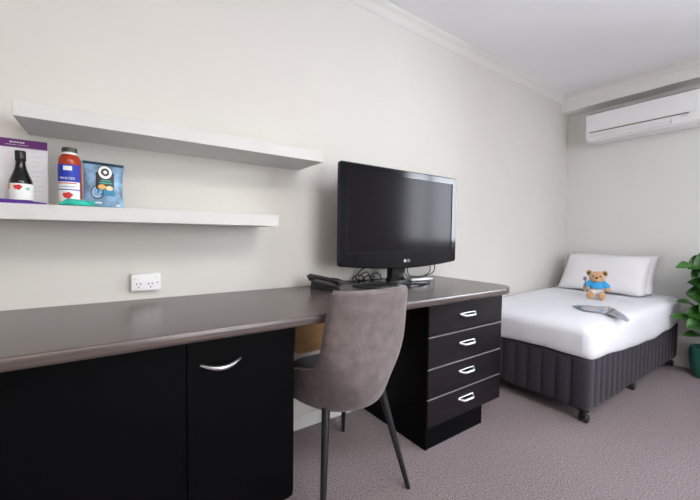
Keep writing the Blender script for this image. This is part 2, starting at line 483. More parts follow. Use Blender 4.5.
obj('orange_print', arc_band(bmesh.new(), bx, by, .0292, -PI*.92, -PI*.76, z0+.044, z0+.0615, 6), M['orange'], lb, smooth=180)
obj('green_print', arc_disc(bmesh.new(), bx, by, .0293, -PI*.28, PI*.06, z0+.046, .0045, wob=.2), M['green'], lb, smooth=180)

# juice bottle
jx, jy = -.107, 1.455
jb = root('juice_bottle', 'red juice bottle with blue and white label beside the chip packet', 'bottle', (jx, jy, SZ))
z0 = SZ
obj('glass_body', lathe(bmesh.new(), [(.027, z0), (.0305, z0+.005), (.0305, z0+.140), (.0295, z0+.151), (.026, z0+.162), (.0215, z0+.169)], jx, jy), M['juice'], jb, smooth=60)
obj('neck', lathe(bmesh.new(), [(.0215, z0+.1691), (.0180, z0+.174), (.0175, z0+.177)], jx, jy), M['label'], jb, smooth=60, label='clear pale neck above the juice')
obj('cap', lathe(bmesh.new(), [(.0175, z0+.1772), (.0205, z0+.178), (.0205, z0+.190), (.018, z0+.192)], jx, jy), M['metalcap'], jb, smooth=40)
lb = obj('paper_label', arc_band(bmesh.new(), jx, jy, .0308, -PI*.98, -PI*.18, z0+.012, z0+.080), M['label'], jb, smooth=180)
obj('blue_band', arc_band(bmesh.new(), jx, jy, .0309, -PI*.98, -PI*.18, z0+.080, z0+.135), M['blue'], lb, smooth=180, label='royal blue upper band of the label')
obj('blue_line', arc_band(bmesh.new(), jx, jy, .0311, -PI*.98, -PI*.18, z0+.053, z0+.056), M['blue'], lb, smooth=180)
obj('white_patch', arc_band(bmesh.new(), jx, jy, .0311, -PI*.66, -PI*.42, z0+.116, z0+.130, 6), M['label'], lb, smooth=180)
obj('red_fruit_print', arc_disc(bmesh.new(), jx, jy, .0313, -PI*.55, PI*.135, z0+.036, .010, wob=.15), M['red'], lb, smooth=180)
text('lettering', 'WATER', .0112, Matrix.Translation((jx-.004, jy-.0314, z0+.090)) @ FACE_FRONT, M['label'], lb)
obj('red_line', arc_band(bmesh.new(), jx, jy, .0311, -PI*.9, -PI*.3, z0+.0735, z0+.0765, 8), M['red'], lb, smooth=180)
obj('fine_print', arc_band(bmesh.new(), jx, jy, .0311, -PI*.75, -PI*.35, z0+.063, z0+.066, 8), M['paleblue'], lb, smooth=180)

# chip packet
cp = root('chip_packet', 'blue chip packet with round badge standing at the right end of the goods', 'packet', (-.02, 1.46, SZ))
def packet():
    bm = bmesh.new(); nu, nv = 14, 18; rows = {}
    W, H = .0585, .160
    for side in (-1, 1):
        g = []
        for j in range(nv+1):
            v = j/nv; row = []
            for i in range(nu+1):
                u = -1+2*i/nu
                pinch = 1 - .06*math.sin(PI*v) + .07*max(0, v-.75)/.25*.6
                th = .020*(max(0, 1-abs(u)**2.2))**.6*(max(0, math.sin(PI*min(1, max(0, v)))))**.55
                crk = .0015*math.sin(9*u+6*v)*math.sin(14*v)
                row.append((u*W*pinch, side*(th+crk*(1 if th > .004 else 0)), v*H))
            g.append(row)
        rows[side] = g
    M3 = Matrix.Translation((-.019, 1.462, SZ)) @ Matrix.Rotation(math.radians(6), 4, 'Z') @ Matrix.Rotation(math.radians(1.0), 4, 'Y') @ Matrix.Rotation(math.radians(-4), 4, 'X')
    for side in (-1, 1):
        vs = [[bm.verts.new(M3 @ Vector(p)) for p in r] for r in rows[side]]
        for a, b in zip(vs, vs[1:]):
            for i in range(nu): bm.faces.new((a[i], a[i+1], b[i+1], b[i]))
    bmesh.ops.remove_doubles(bm, verts=bm.verts, dist=1e-5)
    def front(u, v, off=.0008):
        pinch = 1 - .06*math.sin(PI*v)
        th = .020*(max(0, 1-abs(u)**2.2))**.6*(max(0, math.sin(PI*v)))**.55
        crk = .0015*math.sin(9*u+6*v)*math.sin(14*v)
        return M3 @ Vector((u*W*pinch, -th-abs(crk)-off, v*H))
    return bm, front
bm, front = packet()
pk = obj('foil_bag', bm, M['chips'], cp, smooth=60)
def patch(name, u0, u1, v0, v1, m, off=.0012, parent=None):
    bm = bmesh.new(); n = 8
    rows = [[front(u0+(u1-u0)*i/n, v0+(v1-v0)*j/n, off) for i in range(n+1)] for j in range(n+1)]
    loft(bm, rows, close_u=False); return obj(name, bm, m, parent or cp, smooth=180)
def disc(name, u, v, ru, rv, m, off, rin=0., parent=None):
    bm = bmesh.new(); n = 20; k = 3
    rows = [[front(u+ru*(rin+(1-rin)*j/k)*math.cos(2*PI*i/n), v+rv*(rin+(1-rin)*j/k)*math.sin(2*PI*i/n), off) for i in range(n)] for j in range(k+1)]
    loft(bm, rows, cap0=(rin < .01) and False, cap1=False)
    if rin < .01: bmesh.ops.remove_doubles(bm, verts=bm.verts, dist=1e-6)
    return obj(name, bm, m, parent or cp, smooth=180)
patch('top_band', -.97, .97, .93, .985, M['chipsdark'])
pb = patch('badge', -.42, .50, .40, .76, M['badge'], .0014)
patch('blue_print', -.46, .54, .27, .40, M['tealblue'], .0014, pb)
disc('round_badge', .05, .77, .38, .165, M['badge'], .0018, parent=pb)
disc('white_ring', .05, .77, .34, .145, M['label'], .0022, .60, parent=pb)
disc('white_dot', .05, .77, .10, .04, M['label'], .0022, parent=pb)
disc('orange_chip', -.12, .45, .20, .052, M['orange'], .0022, parent=pb)
disc('cream_chip', .27, .43, .19, .05, M['cream'], .0022, parent=pb)
patch('teal_lettering', -.16, .34, .575, .595, M['teal'], .0022, pb)
patch('teal_lettering', -.26, .42, .525, .545, M['teal'], .0022, pb)
disc('bowl_ring', -.34, .33, .33, .15, M['badge'], .0016, .86)
disc('bowl_fill', -.34, .33, .28, .12, M['paleblue'], .0013)
patch('white_print', .62, .80, .06, .10, M['label'], .0016)
patch('white_print', -.45, -.10, .10, .13, M['label'], .0016)

# teal wrapped sweet
bm = bmesh.new()
pts = [(-.130, 1.392, SZ+.004), (-.120, 1.392, SZ+.008), (-.108, 1.393, SZ+.013), (-.09, 1.392, SZ+.012), (-.072, 1.392, SZ+.012), (-.060, 1.392, SZ+.008), (-.050, 1.392, SZ+.010)]
tube(bm, pts, [.003, .006, .0115, .0105, .0105, .007, .004], 10)
for s in (0, 1, 2):
    tube(bm, [(-.066, 1.392, SZ+.009), (-.050, 1.388, SZ+.009+.004*s), (-.038, 1.385, SZ+.003+.007*s)], [.004, .0035, .001], 6)
for v in bm.verts: v.co.z = max(v.co.z, SZ)
single('wrapped_sweet', bm, M['teal'], 'teal wrapped sweet lying at the shelf edge before the juice', 'sweet', (-.09, 1.392, SZ), smooth=40)

# ------------------------------------------------------------------ power point
po = root('power_outlet', 'white double power outlet on the wall above the desk', 'outlet', (.113, WY, .79))
obj('plate', B(.062, .165, WY-.026, WY-.0005, .787, .855, .004, 3), M['whiteplastic'], po, smooth=40)
for x in (.073, .146):
    obj('switch', B(x, x+.013, WY-.030, WY-.0262, .834, .844, .0015), M['whiteplastic'], po)
for cx in (.088, .129):
    bm = bmesh.new()
    for dx, dz, a in ((-.0065, .004, .5), (.0065, .004, -.5), (0, -.009, 0)):
        b2 = bmesh.new(); box(b2, -.0014, .0014, -.0004, .0003, -.0036, .0036)
        b2.transform(Matrix.Translation((cx+dx, WY-.0265, .811+dz)) @ Matrix.Rotation(a, 4, 'Y'))
        me = bpy.data.meshes.new('t'); b2.to_mesh(me); b2.free(); bm.from_mesh(me); bpy.data.meshes.remove(me)
    obj('socket_holes', bm, M['hole'], po)
obj('indicator', B(.150, .1555, WY-.0268, WY-.0262, .817, .8205), M['hole'], po)

# ------------------------------------------------------------------ television
TX0, TX1, TY, TZ0, TZ1 = .899, 1.768, 1.38, .857, 1.375
tv = root('television', 'black flat television on a pedestal standing on the desk', 'television', (1.34, 1.45, DZ))
# bezel ring with a drooping lower edge
def outline(inset, y, droop=.026):
    p = []
    rr_ = rrect(TX0+inset, TX1-inset, TZ0+inset, TZ1-inset, max(.004, .014-inset), 4)
    a_, b_ = rr_[14], rr_[15]                       # the long bottom edge
    rr_[15:15] = [(a_[0]+(b_[0]-a_[0])*k/20, a_[1]) for k in range(1, 20)]
    for x, z in rr_:
        if z < (TZ0+TZ1)/2: z += -droop*math.sin(PI*(x-TX0)/(TX1-TX0)) + droop*.3
        p.append((x, y, z))
    return p
SX0, SX1, SZ0, SZ1 = TX0+.050, TX1-.044, TZ0+.074, TZ1-.038
bm = bmesh.new()
o1, o2, o3 = outline(0, TY+.022), outline(0, TY+.006), outline(.006, TY)
nn = len(o1)
inner = []
for x, y, z in o3:
    inner.append((min(max(x, SX0), SX1), TY, min(max(z, SZ0), SZ1)))
# spread the collapsed corner points
loft(bm, [o1, o2, o3, inner, [(x, TY+.006, z) for x, y, z in inner]], cap0=False, cap1=False)
bmesh.ops.remove_doubles(bm, verts=bm.verts, dist=1e-6)
bz = obj('bezel', bm, M['gloss'], tv, smooth=30)
obj('screen', B(SX0-.002, SX1+.002, TY+.004, TY+.008, SZ0-.002, SZ1+.002), M['screen'], tv)
bm = bmesh.new()
rows = []
for ins, dy in ((0.0, .0222), (.012, .034), (.06, .058), (.10, .074), (.13, .080)):
    rows.append([(x, y, z) for x, y, z in [(p[0], TY+dy, p[2]) for p in outline(ins, 0, .026 if ins < .02 else 0)]])
loft(bm, rows)
obj('back_shell', bm, M['softblack'], tv, smooth=30)
bm = bmesh.new(); t = .0022
for a in ((SX0-t, SX0, SZ0-t, SZ1+t), (SX1, SX1+t, SZ0-t, SZ1+t), (SX0, SX1, SZ1, SZ1+t), (SX0, SX1, SZ0-t, SZ0)):
    box(bm, a[0], a[1], TY-.0008, TY+.002, a[2], a[3])
obj('screen_trim', bm, M['glassgrey'], tv)
# logo: round face mark and letters
lgx, lgz = 1.352, TZ0+.024
bm = bmesh.new(); n = 24
loft(bm, [[(lgx-.020+.0085*math.cos(2*PI*i/n), y, lgz+.0085*math.sin(2*PI*i/n)) for i in range(n)] for y in (TY-.0012, TY-.0002)])
lg = obj('logo', bm, M['silver'], tv)
bm = bmesh.new()
box(bm, lgx-.0245, lgx-.0230, TY-.0016, TY-.0013, lgz+.001, lgz+.0035)
box(bm, lgx-.0203, lgx-.0192, TY-.0016, TY-.0013, lgz-.003, lgz+.004); box(bm, lgx-.0203, lgx-.0168, TY-.0016, TY-.0013, lgz-.0032, lgz-.0022)
obj('logo_face', bm, M['softblack'], lg)
text('logo_lettering', 'LG', .021, Matrix.Translation((lgx+.006, TY-.0010, lgz)) @ FACE_FRONT, M['silver'], lg)
# stand
bcx, bcy, ba, bb_ = 1.29, 1.425, .26, .135
bm = bmesh.new(); n = 40; rows = []
for s, z in ((.97, DZ+.0003), (1, DZ+.003), (1, DZ+.008), (.96, DZ+.0115), (.5, DZ+.017), (.25, DZ+.020)):
    rows.append([(bcx+ba*s*math.cos(2*PI*i/n), bcy+bb_*s*math.sin(2*PI*i/n), z) for i in range(n)])
loft(bm, rows)
obj('stand_base', bm, M['glassgrey'], tv, smooth=40)
bm = bmesh.new()
loft(bm, [[(bcx+.02+x*w, bcy+.005+y, z) for x, y in rrect(-1, 1, -.022, .022, .012, 3)] for w, z in ((.055, DZ+.0175), (.045, DZ+.04), (.043, DZ+.16))])
obj('stand_neck', bm, M['gloss'], tv, smooth=40)

# cables behind the television
bm = bmesh.new()
tube(bm, smooth_path([(1.22, 1.52, .86), (1.17, 1.565, .82), (1.14, 1.575, .775), (1.20, 1.58, .757), (1.30, 1.575, .757), (1.42, 1.57, .762), (1.50, 1.56, .80), (1.47, 1.54, .83), (1.42, 1.50, .88)]), .004, 7)
for k in range(4):
    x = 1.15+.042*k; q = (.3, 1.0, -.2, .6)[k]
    tube(bm, smooth_path([(x-.02*q, 1.575, .757), (x-.03, 1.58, .765+.012*q), (x+.03*q, 1.585, .785+.02*q), (x+.05, 1.582, .775+.012*q), (x+.03+.04*q, 1.575, .762), (x+.10, 1.58, .757)]), .0035, 6)
single('power_cable', bm, M['wire'], 'black cable looped behind the left part of the television stand', 'cable', (1.2, 1.55, DZ), smooth=60)
bm = bmesh.new()
tube(bm, smooth_path([(1.50, 1.53, .88), (1.52, 1.55, .80), (1.56, 1.56, .765), (1.66, 1.56, .757), (1.745, 1.55, .775), (1.765, 1.545, .815), (1.73, 1.53, .85), (1.68, 1.50, .88)]), .0035, 7)
tube(bm, smooth_path([(1.46, 1.50, .88), (1.48, 1.53, .79), (1.54, 1.53, .757), (1.62, 1.535, .757), (1.70, 1.53, .79), (1.66, 1.50, .87)]), .003, 7)
single('power_cable', bm, M['wire'], 'tangled black cables looping out below the right corner of the television', 'cable', (1.62, 1.55, DZ), smooth=60)
single('flat_box', B(1.36, 1.53, 1.348, 1.385, DZ+.0176, DZ+.0296, .004), M['silver'], 'slim silver box lying on the right front of the television stand', 'box', (1.44, 1.366, DZ+.0176), smooth=40)

# ------------------------------------------------------------------ telephone
ph = root('telephone', 'black desk telephone with handset beside the television', 'telephone', (.895, 1.485, DZ), math.radians(57))
ph.scale = (.86, .86, .86)
L = lambda bm: bm
bm = bmesh.new()
loft(bm, [[(x, -.075, .001), (x, -.075, .016), (x, -.02, .026), (x, .06, .050), (x, .085, .052), (x, .09, .001)] for x in (-.085, .085)])
bevel_all(bm, .004, 2)
pbase = obj('base', bm, M['softblack'], ph, smooth=40, local=True)
bm = bmesh.new()
for r in range(4):
    for c in range(3):
        x = .0 + c*.022; y = -.055 + r*.02; z = .0195 + (y+.06)*.30
        box(bm, x, x+.014, y, y+.012, z-.004, z+.003, .0015, 1)
obj('keypad', bm, M['greyslot'], pbase, local=True)
bm = bmesh.new()
tube(bm, smooth_path([(-.058, -.085, .030), (-.058, -.070, .044), (-.058, -.02, .055), (-.058, .04, .070), (-.058, .085, .078), (-.058, .104, .066)], 4), [.014]*4+[.019]*4+[.015]*8+[.020]*4+[.013], 12)
bmesh.ops.scale(bm, vec=(1.25, 1, .8), verts=bm.verts, space=Matrix.Translation((.058, 0, -.06)))
for s in (-.068, .085): ball(bm, (-.058, s, .036+ (s+.07)*.17), (.023, .021, .015), 2)
obj('handset', bm, M['softblack'], ph, smooth=60, local=True)
bm = bmesh.new(); pts = []
for i in range(90):
    t = i/89; a = t*2*PI*16
    c = Vector((-.085-.025*math.sin(PI*t), -.07+.10*t, .010))
    pts.append(c+Vector((.006*math.cos(a), 0, .006*math.sin(a))))
tube(bm, pts, .0017, 5)
obj('coiled_cord', bm, M['wire'], ph, smooth=60, local=True)
bm = bmesh.new()
tube(bm, smooth_path([(.955, 1.545, .765), (1.0, 1.575, .772), (1.05, 1.585, .766), (1.12, 1.59, .757), (1.25, 1.592, .755)]), .0028, 6)
single('telephone_cable', bm, M['wire'], 'thin black cable along the wall from the telephone to the television', 'cable', (1.1, 1.58, DZ), smooth=60)

# ------------------------------------------------------------------ chair
ch = root('dining_chair', 'grey velvet chair with black metal legs pulled up to the desk', 'chair', (.772, 1.20, 0))
CX = .772
CX = .745
zs = (.375, .395, .43, .48, .54, .62, .72, .822)
ws = (.168, .168, .168, .166, .170, .177, .174, .161)
yb = (1.003, .966, .93, .907, .904, .902, .890, .872)
ds = (.34, .42, .43, .34, .155, .084, .073, .068)
rows_def = [tuple(v) for v in smooth_path([(z*1.0, w, y) for z, w, y in zip(zs, ws, yb)], 4)]
dd = [v.x for v in smooth_path([(d, 0, 0) for d in ds], 4)]
rows_def = [(r[0], r[1], r[2], d, 2.4) for r, d in zip(rows_def, dd)]
rows_def = [(.372, .10, 1.07, .20, 2.2)] + rows_def + [(.830, .158, .874, .066, 2.4), (.8345, .152, .879, .062, 2.4)]
def shell_row(z, w, yb, d, n, inset=0., k=28):
    r = []
    for i in range(k+1):
        th = -PI/2+PI*i/k
        s, c = math.sin(th), math.cos(th)
        x = (w-inset)*math.copysign(abs(s)**(2/n), s); y = yb+inset+(d-inset)*(1-abs(c)**(2/n))
        r.append((CX+x, y, z))
    return r
bm = bmesh.new(); T = .030
loops = []
for r in rows_def:
    t = T if r[0] < .826 else (.024 if r[0] < .832 else .016)
    a = shell_row(*r); b = shell_row(r[0], r[1], r[2], r[3], r[4], t)
    if r[0] > .826:
        b = [(x, y+(T-t)*.5, z) for x, y, z in b]
    m1 = ((a[-1][0]+b[-1][0])/2, max(a[-1][1], b[-1][1])+.010, a[-1][2])
    m0 = ((a[0][0]+b[0][0])/2, max(a[0][1], b[0][1])+.010, a[0][2])
    loops.append(a+[m1]+b[::-1]+[m0])
loft(bm, loops)
obj('backrest', bm, M['velvet'], ch, smooth=70)
# seat pad
bm = bmesh.new(); rows = []
def seat_ring(inset, z):
    pts = []
    for i in range(48):
        a = 2*PI*i/48; c, s_ = math.cos(a), math.sin(a); n = 3.2
        y = 1.17+(.218-inset)*math.copysign(abs(s_)**(2/n), s_)
        hw = .112+.022*max(0, min(1, (y-.98)/.22)) + .03*max(0, min(1, (y-1.27)/.06))
        pts.append((CX+.008+(hw-inset)*math.copysign(abs(c)**(2/n), c), y, z))
    return pts
for ins, z in ((.06, .392), (.02, .396), (.004, .410), (0, .435), (.006, .458), (.022, .470), (.06, .476), (.11, .479)): rows.append(seat_ring(ins, z))
loft(bm, rows)
obj('seat', bm, M['velvetdark'], ch, smooth=60, label='dark grey velvet seat pad')
for fx, fy, tx, ty in ((.567, .956, .640, 1.06), (.974, .967, .905, 1.06), (.563, 1.452, .635, 1.33), (.980, 1.450, .908, 1.33)):
    bm = bmesh.new()
    tube(bm, [(fx, fy, .0), (fx, fy, .003), (fx+(tx-fx)*.5, fy+(ty-fy)*.5, .19), (tx, ty, .385)], [.0085, .0095, .0125, .016], 12)
    for v in bm.verts: v.co.z = max(0, v.co.z)
    obj('leg', bm, M['blackmetal'], ch, smooth=50)

# ------------------------------------------------------------------ bed
bd = root('bed_base', 'charcoal channel-quilted bed base on black castors in the corner', 'bed base', (2.9, 1.17, 0))
bx0, bx1, by0, by1 = 2.115, 3.732, .765, 1.575
def ribbed(z, amp, grow):
    pts = []; pit = .078
    def rib(s): return amp*(abs(math.sin(PI*s/pit)))**.6
    N = 8
    def edge(p, q, nrm):
        Ln = math.hypot(q[0]-p[0], q[1]-p[1]); k = int(round(Ln/pit)); st = []
        for i in range(k*N):
            s = i/(k*N)*Ln; r = amp*abs(math.sin(PI*i/N))**.5 + grow
            st.append((p[0]+(q[0]-p[0])*s/Ln+nrm[0]*r, p[1]+(q[1]-p[1])*s/Ln+nrm[1]*r, z))
        return st
    pts += edge((bx0, by0), (bx1, by0), (0, -1)) + edge((bx1, by0), (bx1, by1), (1, 0)) + edge((bx1, by1), (bx0, by1), (0, 1)) + edge((bx0, by1), (bx0, by0), (-1, 0))
    return pts
def flare(x, y):
    return y - .026*max(0, min(1, (x-2.115)/1.6))*max(0, min(1, (1.59-y)/.83))
bm = bmesh.new()
loft(bm, [ribbed(.070, .002, -.012), ribbed(.074, .008, -.004), ribbed(.095, .011, 0), ribbed(.22, .011, 0), ribbed(.34, .011, 0), ribbed(.356, .008, -.004), ribbed(.360, .002, -.012)])
for v in bm.verts: v.co.y = flare(v.co.x, v.co.y)
obj('quilted_skirt', bm, M['skirt'], bd, smooth=60)
for x, y in ((2.135, .785), (2.87, .785), (3.68, .765), (2.16, 1.53), (2.87, 1.53), (3.66, 1.53)):
    c = obj('castor', lathe(bmesh.new(), [(.012, .036), (.012, .060), (.026, .062), (.026, .0705)], x, y, 16), M['softblack'], bd, smooth=40)
    bm = bmesh.new(); n = 20
    for s in (-1, 1):
        loft(bm, [[(x+.006+.024*k*math.cos(2*PI*i/n), y+s*w, .0245+.024*k*math.sin(2*PI*i/n)) for i in range(n)] for k, w in ((.7, .006), (1, .009), (1, .018), (.8, .023))])
    bm2 = bm
    tube(bm2, [(x+.006, y-.012, .0245), (x+.006, y+.012, .0245)], .007, 8)
    ball(bm2, (x+.004, y, .038), (.019, .010, .012), 2)
    obj('wheel', bm2, M['softblack'], c, smooth=50)

# mattress with fitted sheet
def slab(x0, x1, y0, y1, prof, rc, warp, nx=46, ny=26, nc=7):
    """rounded slab, prof = list of (inset, z)"""
    bm = bmesh.new(); rows = []
    for ins, z in prof:
        r = max(.012, rc-ins*.6); p = []
        X0, X1, Y0, Y1 = x0+ins, x1-ins, y0+ins, y1-ins
        def seg(a, b, n): return [(a[0]+(b[0]-a[0])*i/n, a[1]+(b[1]-a[1])*i/n) for i in range(n)]
        def arc(cx, cy, a): return [(cx+r*math.cos(a+PI/2*i/nc), cy+r*math.sin(a+PI/2*i/nc)) for i in range(nc)]
        p += seg((X0+r, Y0), (X1-r, Y0), nx) + arc(X1-r, Y0+r, -PI/2) + seg((X1, Y0+r), (X1, Y1-r), ny) + arc(X1-r, Y1-r, 0)
        p += seg((X1-r, Y1), (X0+r, Y1), nx) + arc(X0+r, Y1-r, PI/2) + seg((X0, Y1-r), (X0, Y0+r), ny) + arc(X0+r, Y0+r, PI)
        rows.append([warp(Vector((q[0], q[1], z))) for q in p])
    loft(bm, rows); return bm
def mwarp(p):
    t = max(0, min(1, (.47-p.z)/.12))
    if p.y < 1.0:      # sheet hem sags along the open side
        u = (p.x-2.1)/1.63
        p.z -= t*(.046*math.sin(PI*min(1, max(0, u))**1.25)**.9 + .003*math.sin(23*u))
        p.y -= t*.003*math.sin(31*u)
    if p.x < 2.2:
        w = (p.y-.76)/.8
        p.z += .012*t*math.sin(5*w)
        p.x += t*.004*math.sin(28*w)
    p.z -= max(0, p.z-.36)/.2*.033*(1-max(0, min(1, (p.x-2.1)/1.63)))
    p.y = flare(p.x, p.y)
    p.z += .003*math.sin(4.1*p.x+1)*math.sin(5*p.y)
    return p
prof = [(.03, .3615), (.004, .3605), (-.004, .370), (-.008, .40), (-.008, .46), (-.006, .505), (.000, .528), (.012, .545), (.030, .555), (.06, .560), (.11, .562), (.2, .563), (.32, .563), (.395, .563)]
single('mattress', slab(2.105, 3.745, .752, 1.588, prof, .045, mwarp), M['sheet'], 'single mattress in a white fitted sheet on the charcoal base', 'mattress', (2.9, 1.17, .35), smooth=70)

def pillow_mesh(W, Hh, T):
    bm = bmesh.new(); n = 22
    for side in (-1, 1):
        vs = []
        for j in range(n+1):
            v = -1+2*j/n; row = []
            for i in range(n+1):
                u = -1+2*i/n
                prof = (max(0, 1-abs(u)**3.0)**.62)*(max(0, 1-abs(v)**3.0)**.62)
                su = 1-.05*(1-abs(u))*0; 
                x = u*W/2*(1-.045*(1-v*v)*abs(u)); z = v*Hh/2*(1-.05*(1-u*u)*abs(v))
                y = side*T/2*prof + side*.004*math.sin(5*u+3*v)*prof
                row.append(bm.verts.new((x, y, z)))
            vs.append(row)
        for a, b in zip(vs, vs[1:]):
            for i in range(n): bm.faces.new((a[i], a[i+1], b[i+1], b[i]))
    bmesh.ops.remove_doubles(bm, verts=bm.verts, dist=1e-5)
    return bm
def place_pillow(label, cx, cy, cz, W, Hh, T, lean, yaw):
    bm = pillow_mesh(W, Hh, T)
    # front (-y) turned to face -x, then leaned back
    mt = Matrix.Rotation(yaw, 4, 'Z') @ Matrix.Rotation(lean, 4, 'Y') @ Matrix.Rotation(-PI/2, 4, 'Z')
    bm.transform(mt)
    o = obj('pillow', bm, M['pillow'], None, smooth=180)
    o.location = (cx, cy, cz)
    return tag(o, label, 'pillow', 'white pillows at the bed head')
place_pillow('white front pillow standing on edge behind the teddy bear', 3.465, 1.172, .722, .63, .365, .115, math.radians(33), 0)
place_pillow('white pillow standing behind the front pillow against the wall', 3.60, 1.165, .724, .635, .355, .10, math.radians(29), 0)

# ------------------------------------------------------------------ teddy bear
td = root('teddy_bear', 'small brown teddy bear in a blue shirt sitting against the pillow', 'teddy bear', (3.10, 1.085, .552), math.radians(-72))
td.scale = (.82, .9, 1.0)
td['label'] = 'small brown teddy bear in blue shirt and white shorts on the bed'
bm = bmesh.new()
ball(bm, (0, 0, .080), (.050, .042, .060)); ball(bm, (0, -.004, .163), (.062, .050, .048))
ball(bm, (0, -.042, .153), (.030, .022, .021))
for s in (-1, 1):
    ball(bm, (s*.060, .004, .194), (.026, .014, .025))
    for t in range(6): ball(bm, (s*(.048+.042*t/5), -.004-.012*t/5, .118-.046*t/5), .020)
    for t in range(6): ball(bm, (s*(.030+.014*t/5), -.015-.075*t/5, .030), .026)
    ball(bm, (s*.046, -.094, .034), (.029, .017, .033))
obj('body', fuse(bm, .0042, 5), M['fur'], td, smooth=180, local=True)
bm = bmesh.new()
ball(bm, (0, 0, .098), (.058, .050, .042))
for s in (-1, 1):
    for t in range(4): ball(bm, (s*(.045+.034*t/3), -.003-.006*t/3, .120-.024*t/3), .0255)
obj('shirt', fuse(bm, .004, 3), M['shirt'], td, smooth=180, local=True, label='bright blue shirt')
bm = bmesh.new()
ball(bm, (0, 0, .050), (.058, .050, .034))
for s in (-1, 1):
    for t in range(4): ball(bm, (s*(.030+.008*t/3), -.012-.028*t/3, .036), .0315)
for v in bm.verts: v.co.z = max(v.co.z, .003)
obj('shorts', fuse(bm, .004, 3), M['shorts'], td, smooth=180, local=True, label='white shorts')
for s in (-1, 1):
    obj('eye', ball(bmesh.new(), (s*.027, -.047, .174), .0062, 2), M['gloss'], td, smooth=180, local=True)
    obj('inner_ear', ball(bmesh.new(), (s*.061, -.009, .194), (.016, .006, .015), 2), M['stem'], td, smooth=180, local=True)
obj('nose', ball(bmesh.new(), (0, -.064, .163), (.011, .008, .008), 2), M['gloss'], td, smooth=180, local=True)
obj('muzzle', ball(bmesh.new(), (0, -.045, .151), (.026, .0215, .017), 3), M['furpale'], td, smooth=180, local=True)
# toy it holds
bm = bmesh.new()
Rz = Matrix.Translation((3.10, 1.085, .552)) @ Matrix.Rotation(math.radians(-72), 4, 'Z') @ Matrix.Diagonal((.82, .9, 1, 1))
tube(bm, [Rz @ Vector(p) for p in ((-.083, -.040, .070), (-.081, -.042, .115), (-.086, -.042, .135))], [.006, .006, .005], 8)
me = ball(bm, Rz @ Vector((-.089, -.042, .150)), (.014, .014, .018), 2)
single('toy_rattle', bm, M['stone'], 'grey round-headed toy stick held in the teddy bear paw', 'toy', Rz @ Vector((-.083, -.040, .070)), smooth=180)

# ------------------------------------------------------------------ magazine
bm = bmesh.new()
def quadgrid(A, Bp, C, Dp, lift, nu=8, nv=5):
    A, Bp, C, Dp = map(Vector, (A, Bp, C, Dp)); rows = []
    for j in range(nv+1):
        v = j/nv; r = []
        for i in range(nu+1):
            u = i/nu
            p = (A*(1-u)+Bp*u)*(1-v) + (Dp*(1-u)+C*u)*v
            p.z += lift*math.sin(PI*v)+.003*math.sin(7*u); r.append(p)
        rows.append(r)
    loft(bm, rows, close_u=False)
z = .549
quadgrid((2.609, 1.054, z), (2.794, .882, z+.002), (2.543, .844, z), (2.510, .948, z), .008)
quadgrid((2.609, 1.054, z+.004), (2.790, .885, z+.007), (2.58, .85, z+.005), (2.53, .945, z+.003), .012)
quadgrid((2.770, .866, z+.002), (2.530, .838, z), (2.384, .680, z-.004), (2.473, .691, z-.003), .006)
o = single('brochure', bm, M['mag'], 'folded blue and grey printed brochure lying on the bed sheet', 'brochure', (2.56, .86, z), smooth=180)
so = o.modifiers.new('t', 'SOLIDIFY'); so.thickness = .0015

# ------------------------------------------------------------------ air conditioner
ac = root('air_conditioner', 'white split-system air conditioner high on the end wall', 'air conditioner', (WX, 1.0, 1.86))
AX = 3.56
def acprof(ins):
    return [(WX-.001, 2.131-ins), (AX+.012+ins, 2.131-ins), (AX+ins, 2.122-ins), (AX+ins, 1.968), (AX+.004+ins, 1.932), (AX+.014+ins, 1.908+ins), (AX+.034+ins, 1.893+ins), (AX+.075, 1.888+ins), (WX-.001, 1.893+ins)]
bm = bmesh.new()
rows = [[(x, y, z) for x, z in acprof(ins)] for y, ins in ((1.380, .012), (1.376, .004), (1.366, 0), (.632, 0), (.622, .004), (.618, .012))]
loft(bm, rows)
obj('casing', bm, M['acwhite'], ac, smooth=25)
obj('front_panel', B(AX-.010, AX-.0005, .655, 1.372, 1.972, 2.124, .003), M['acwhite'], ac)
obj('intake_slot', B(AX-.003, AX+.004, .695, 1.345, 1.9635, 1.9715), M['greyslot'], ac, label='dark slot below the front panel')
obj('top_grille', B(AX+.012, WX-.03, .64, 1.36, 2.1305, 2.136), M['greyslot'], ac, label='grey grille along the top')
bm = bmesh.new()
loft(bm, [[(AX+.002, y, 1.936), (AX-.002, y, 1.934), (AX+.008, y, 1.908), (AX+.028, y, 1.8915), (AX+.032, y, 1.895)] for y in (1.335, .80)])
obj('louvre', bm, M['acwhite'], ac, smooth=40)
bm = bmesh.new()
box(bm, AX-.0025, AX+.003, .795, 1.338, 1.9305, 1.9325); box(bm, AX-.0025, AX+.012, .792, .795, 1.912, 1.952)
box(bm, AX+.004, AX+.012, .80, 1.335, 1.9065, 1.9080)
obj('louvre_gap', bm, M['greyink'], ac)
obj('maker_mark', B(AX-.0015, AX+.004, .700, .745, 1.950, 1.956), M['greyink'], ac)

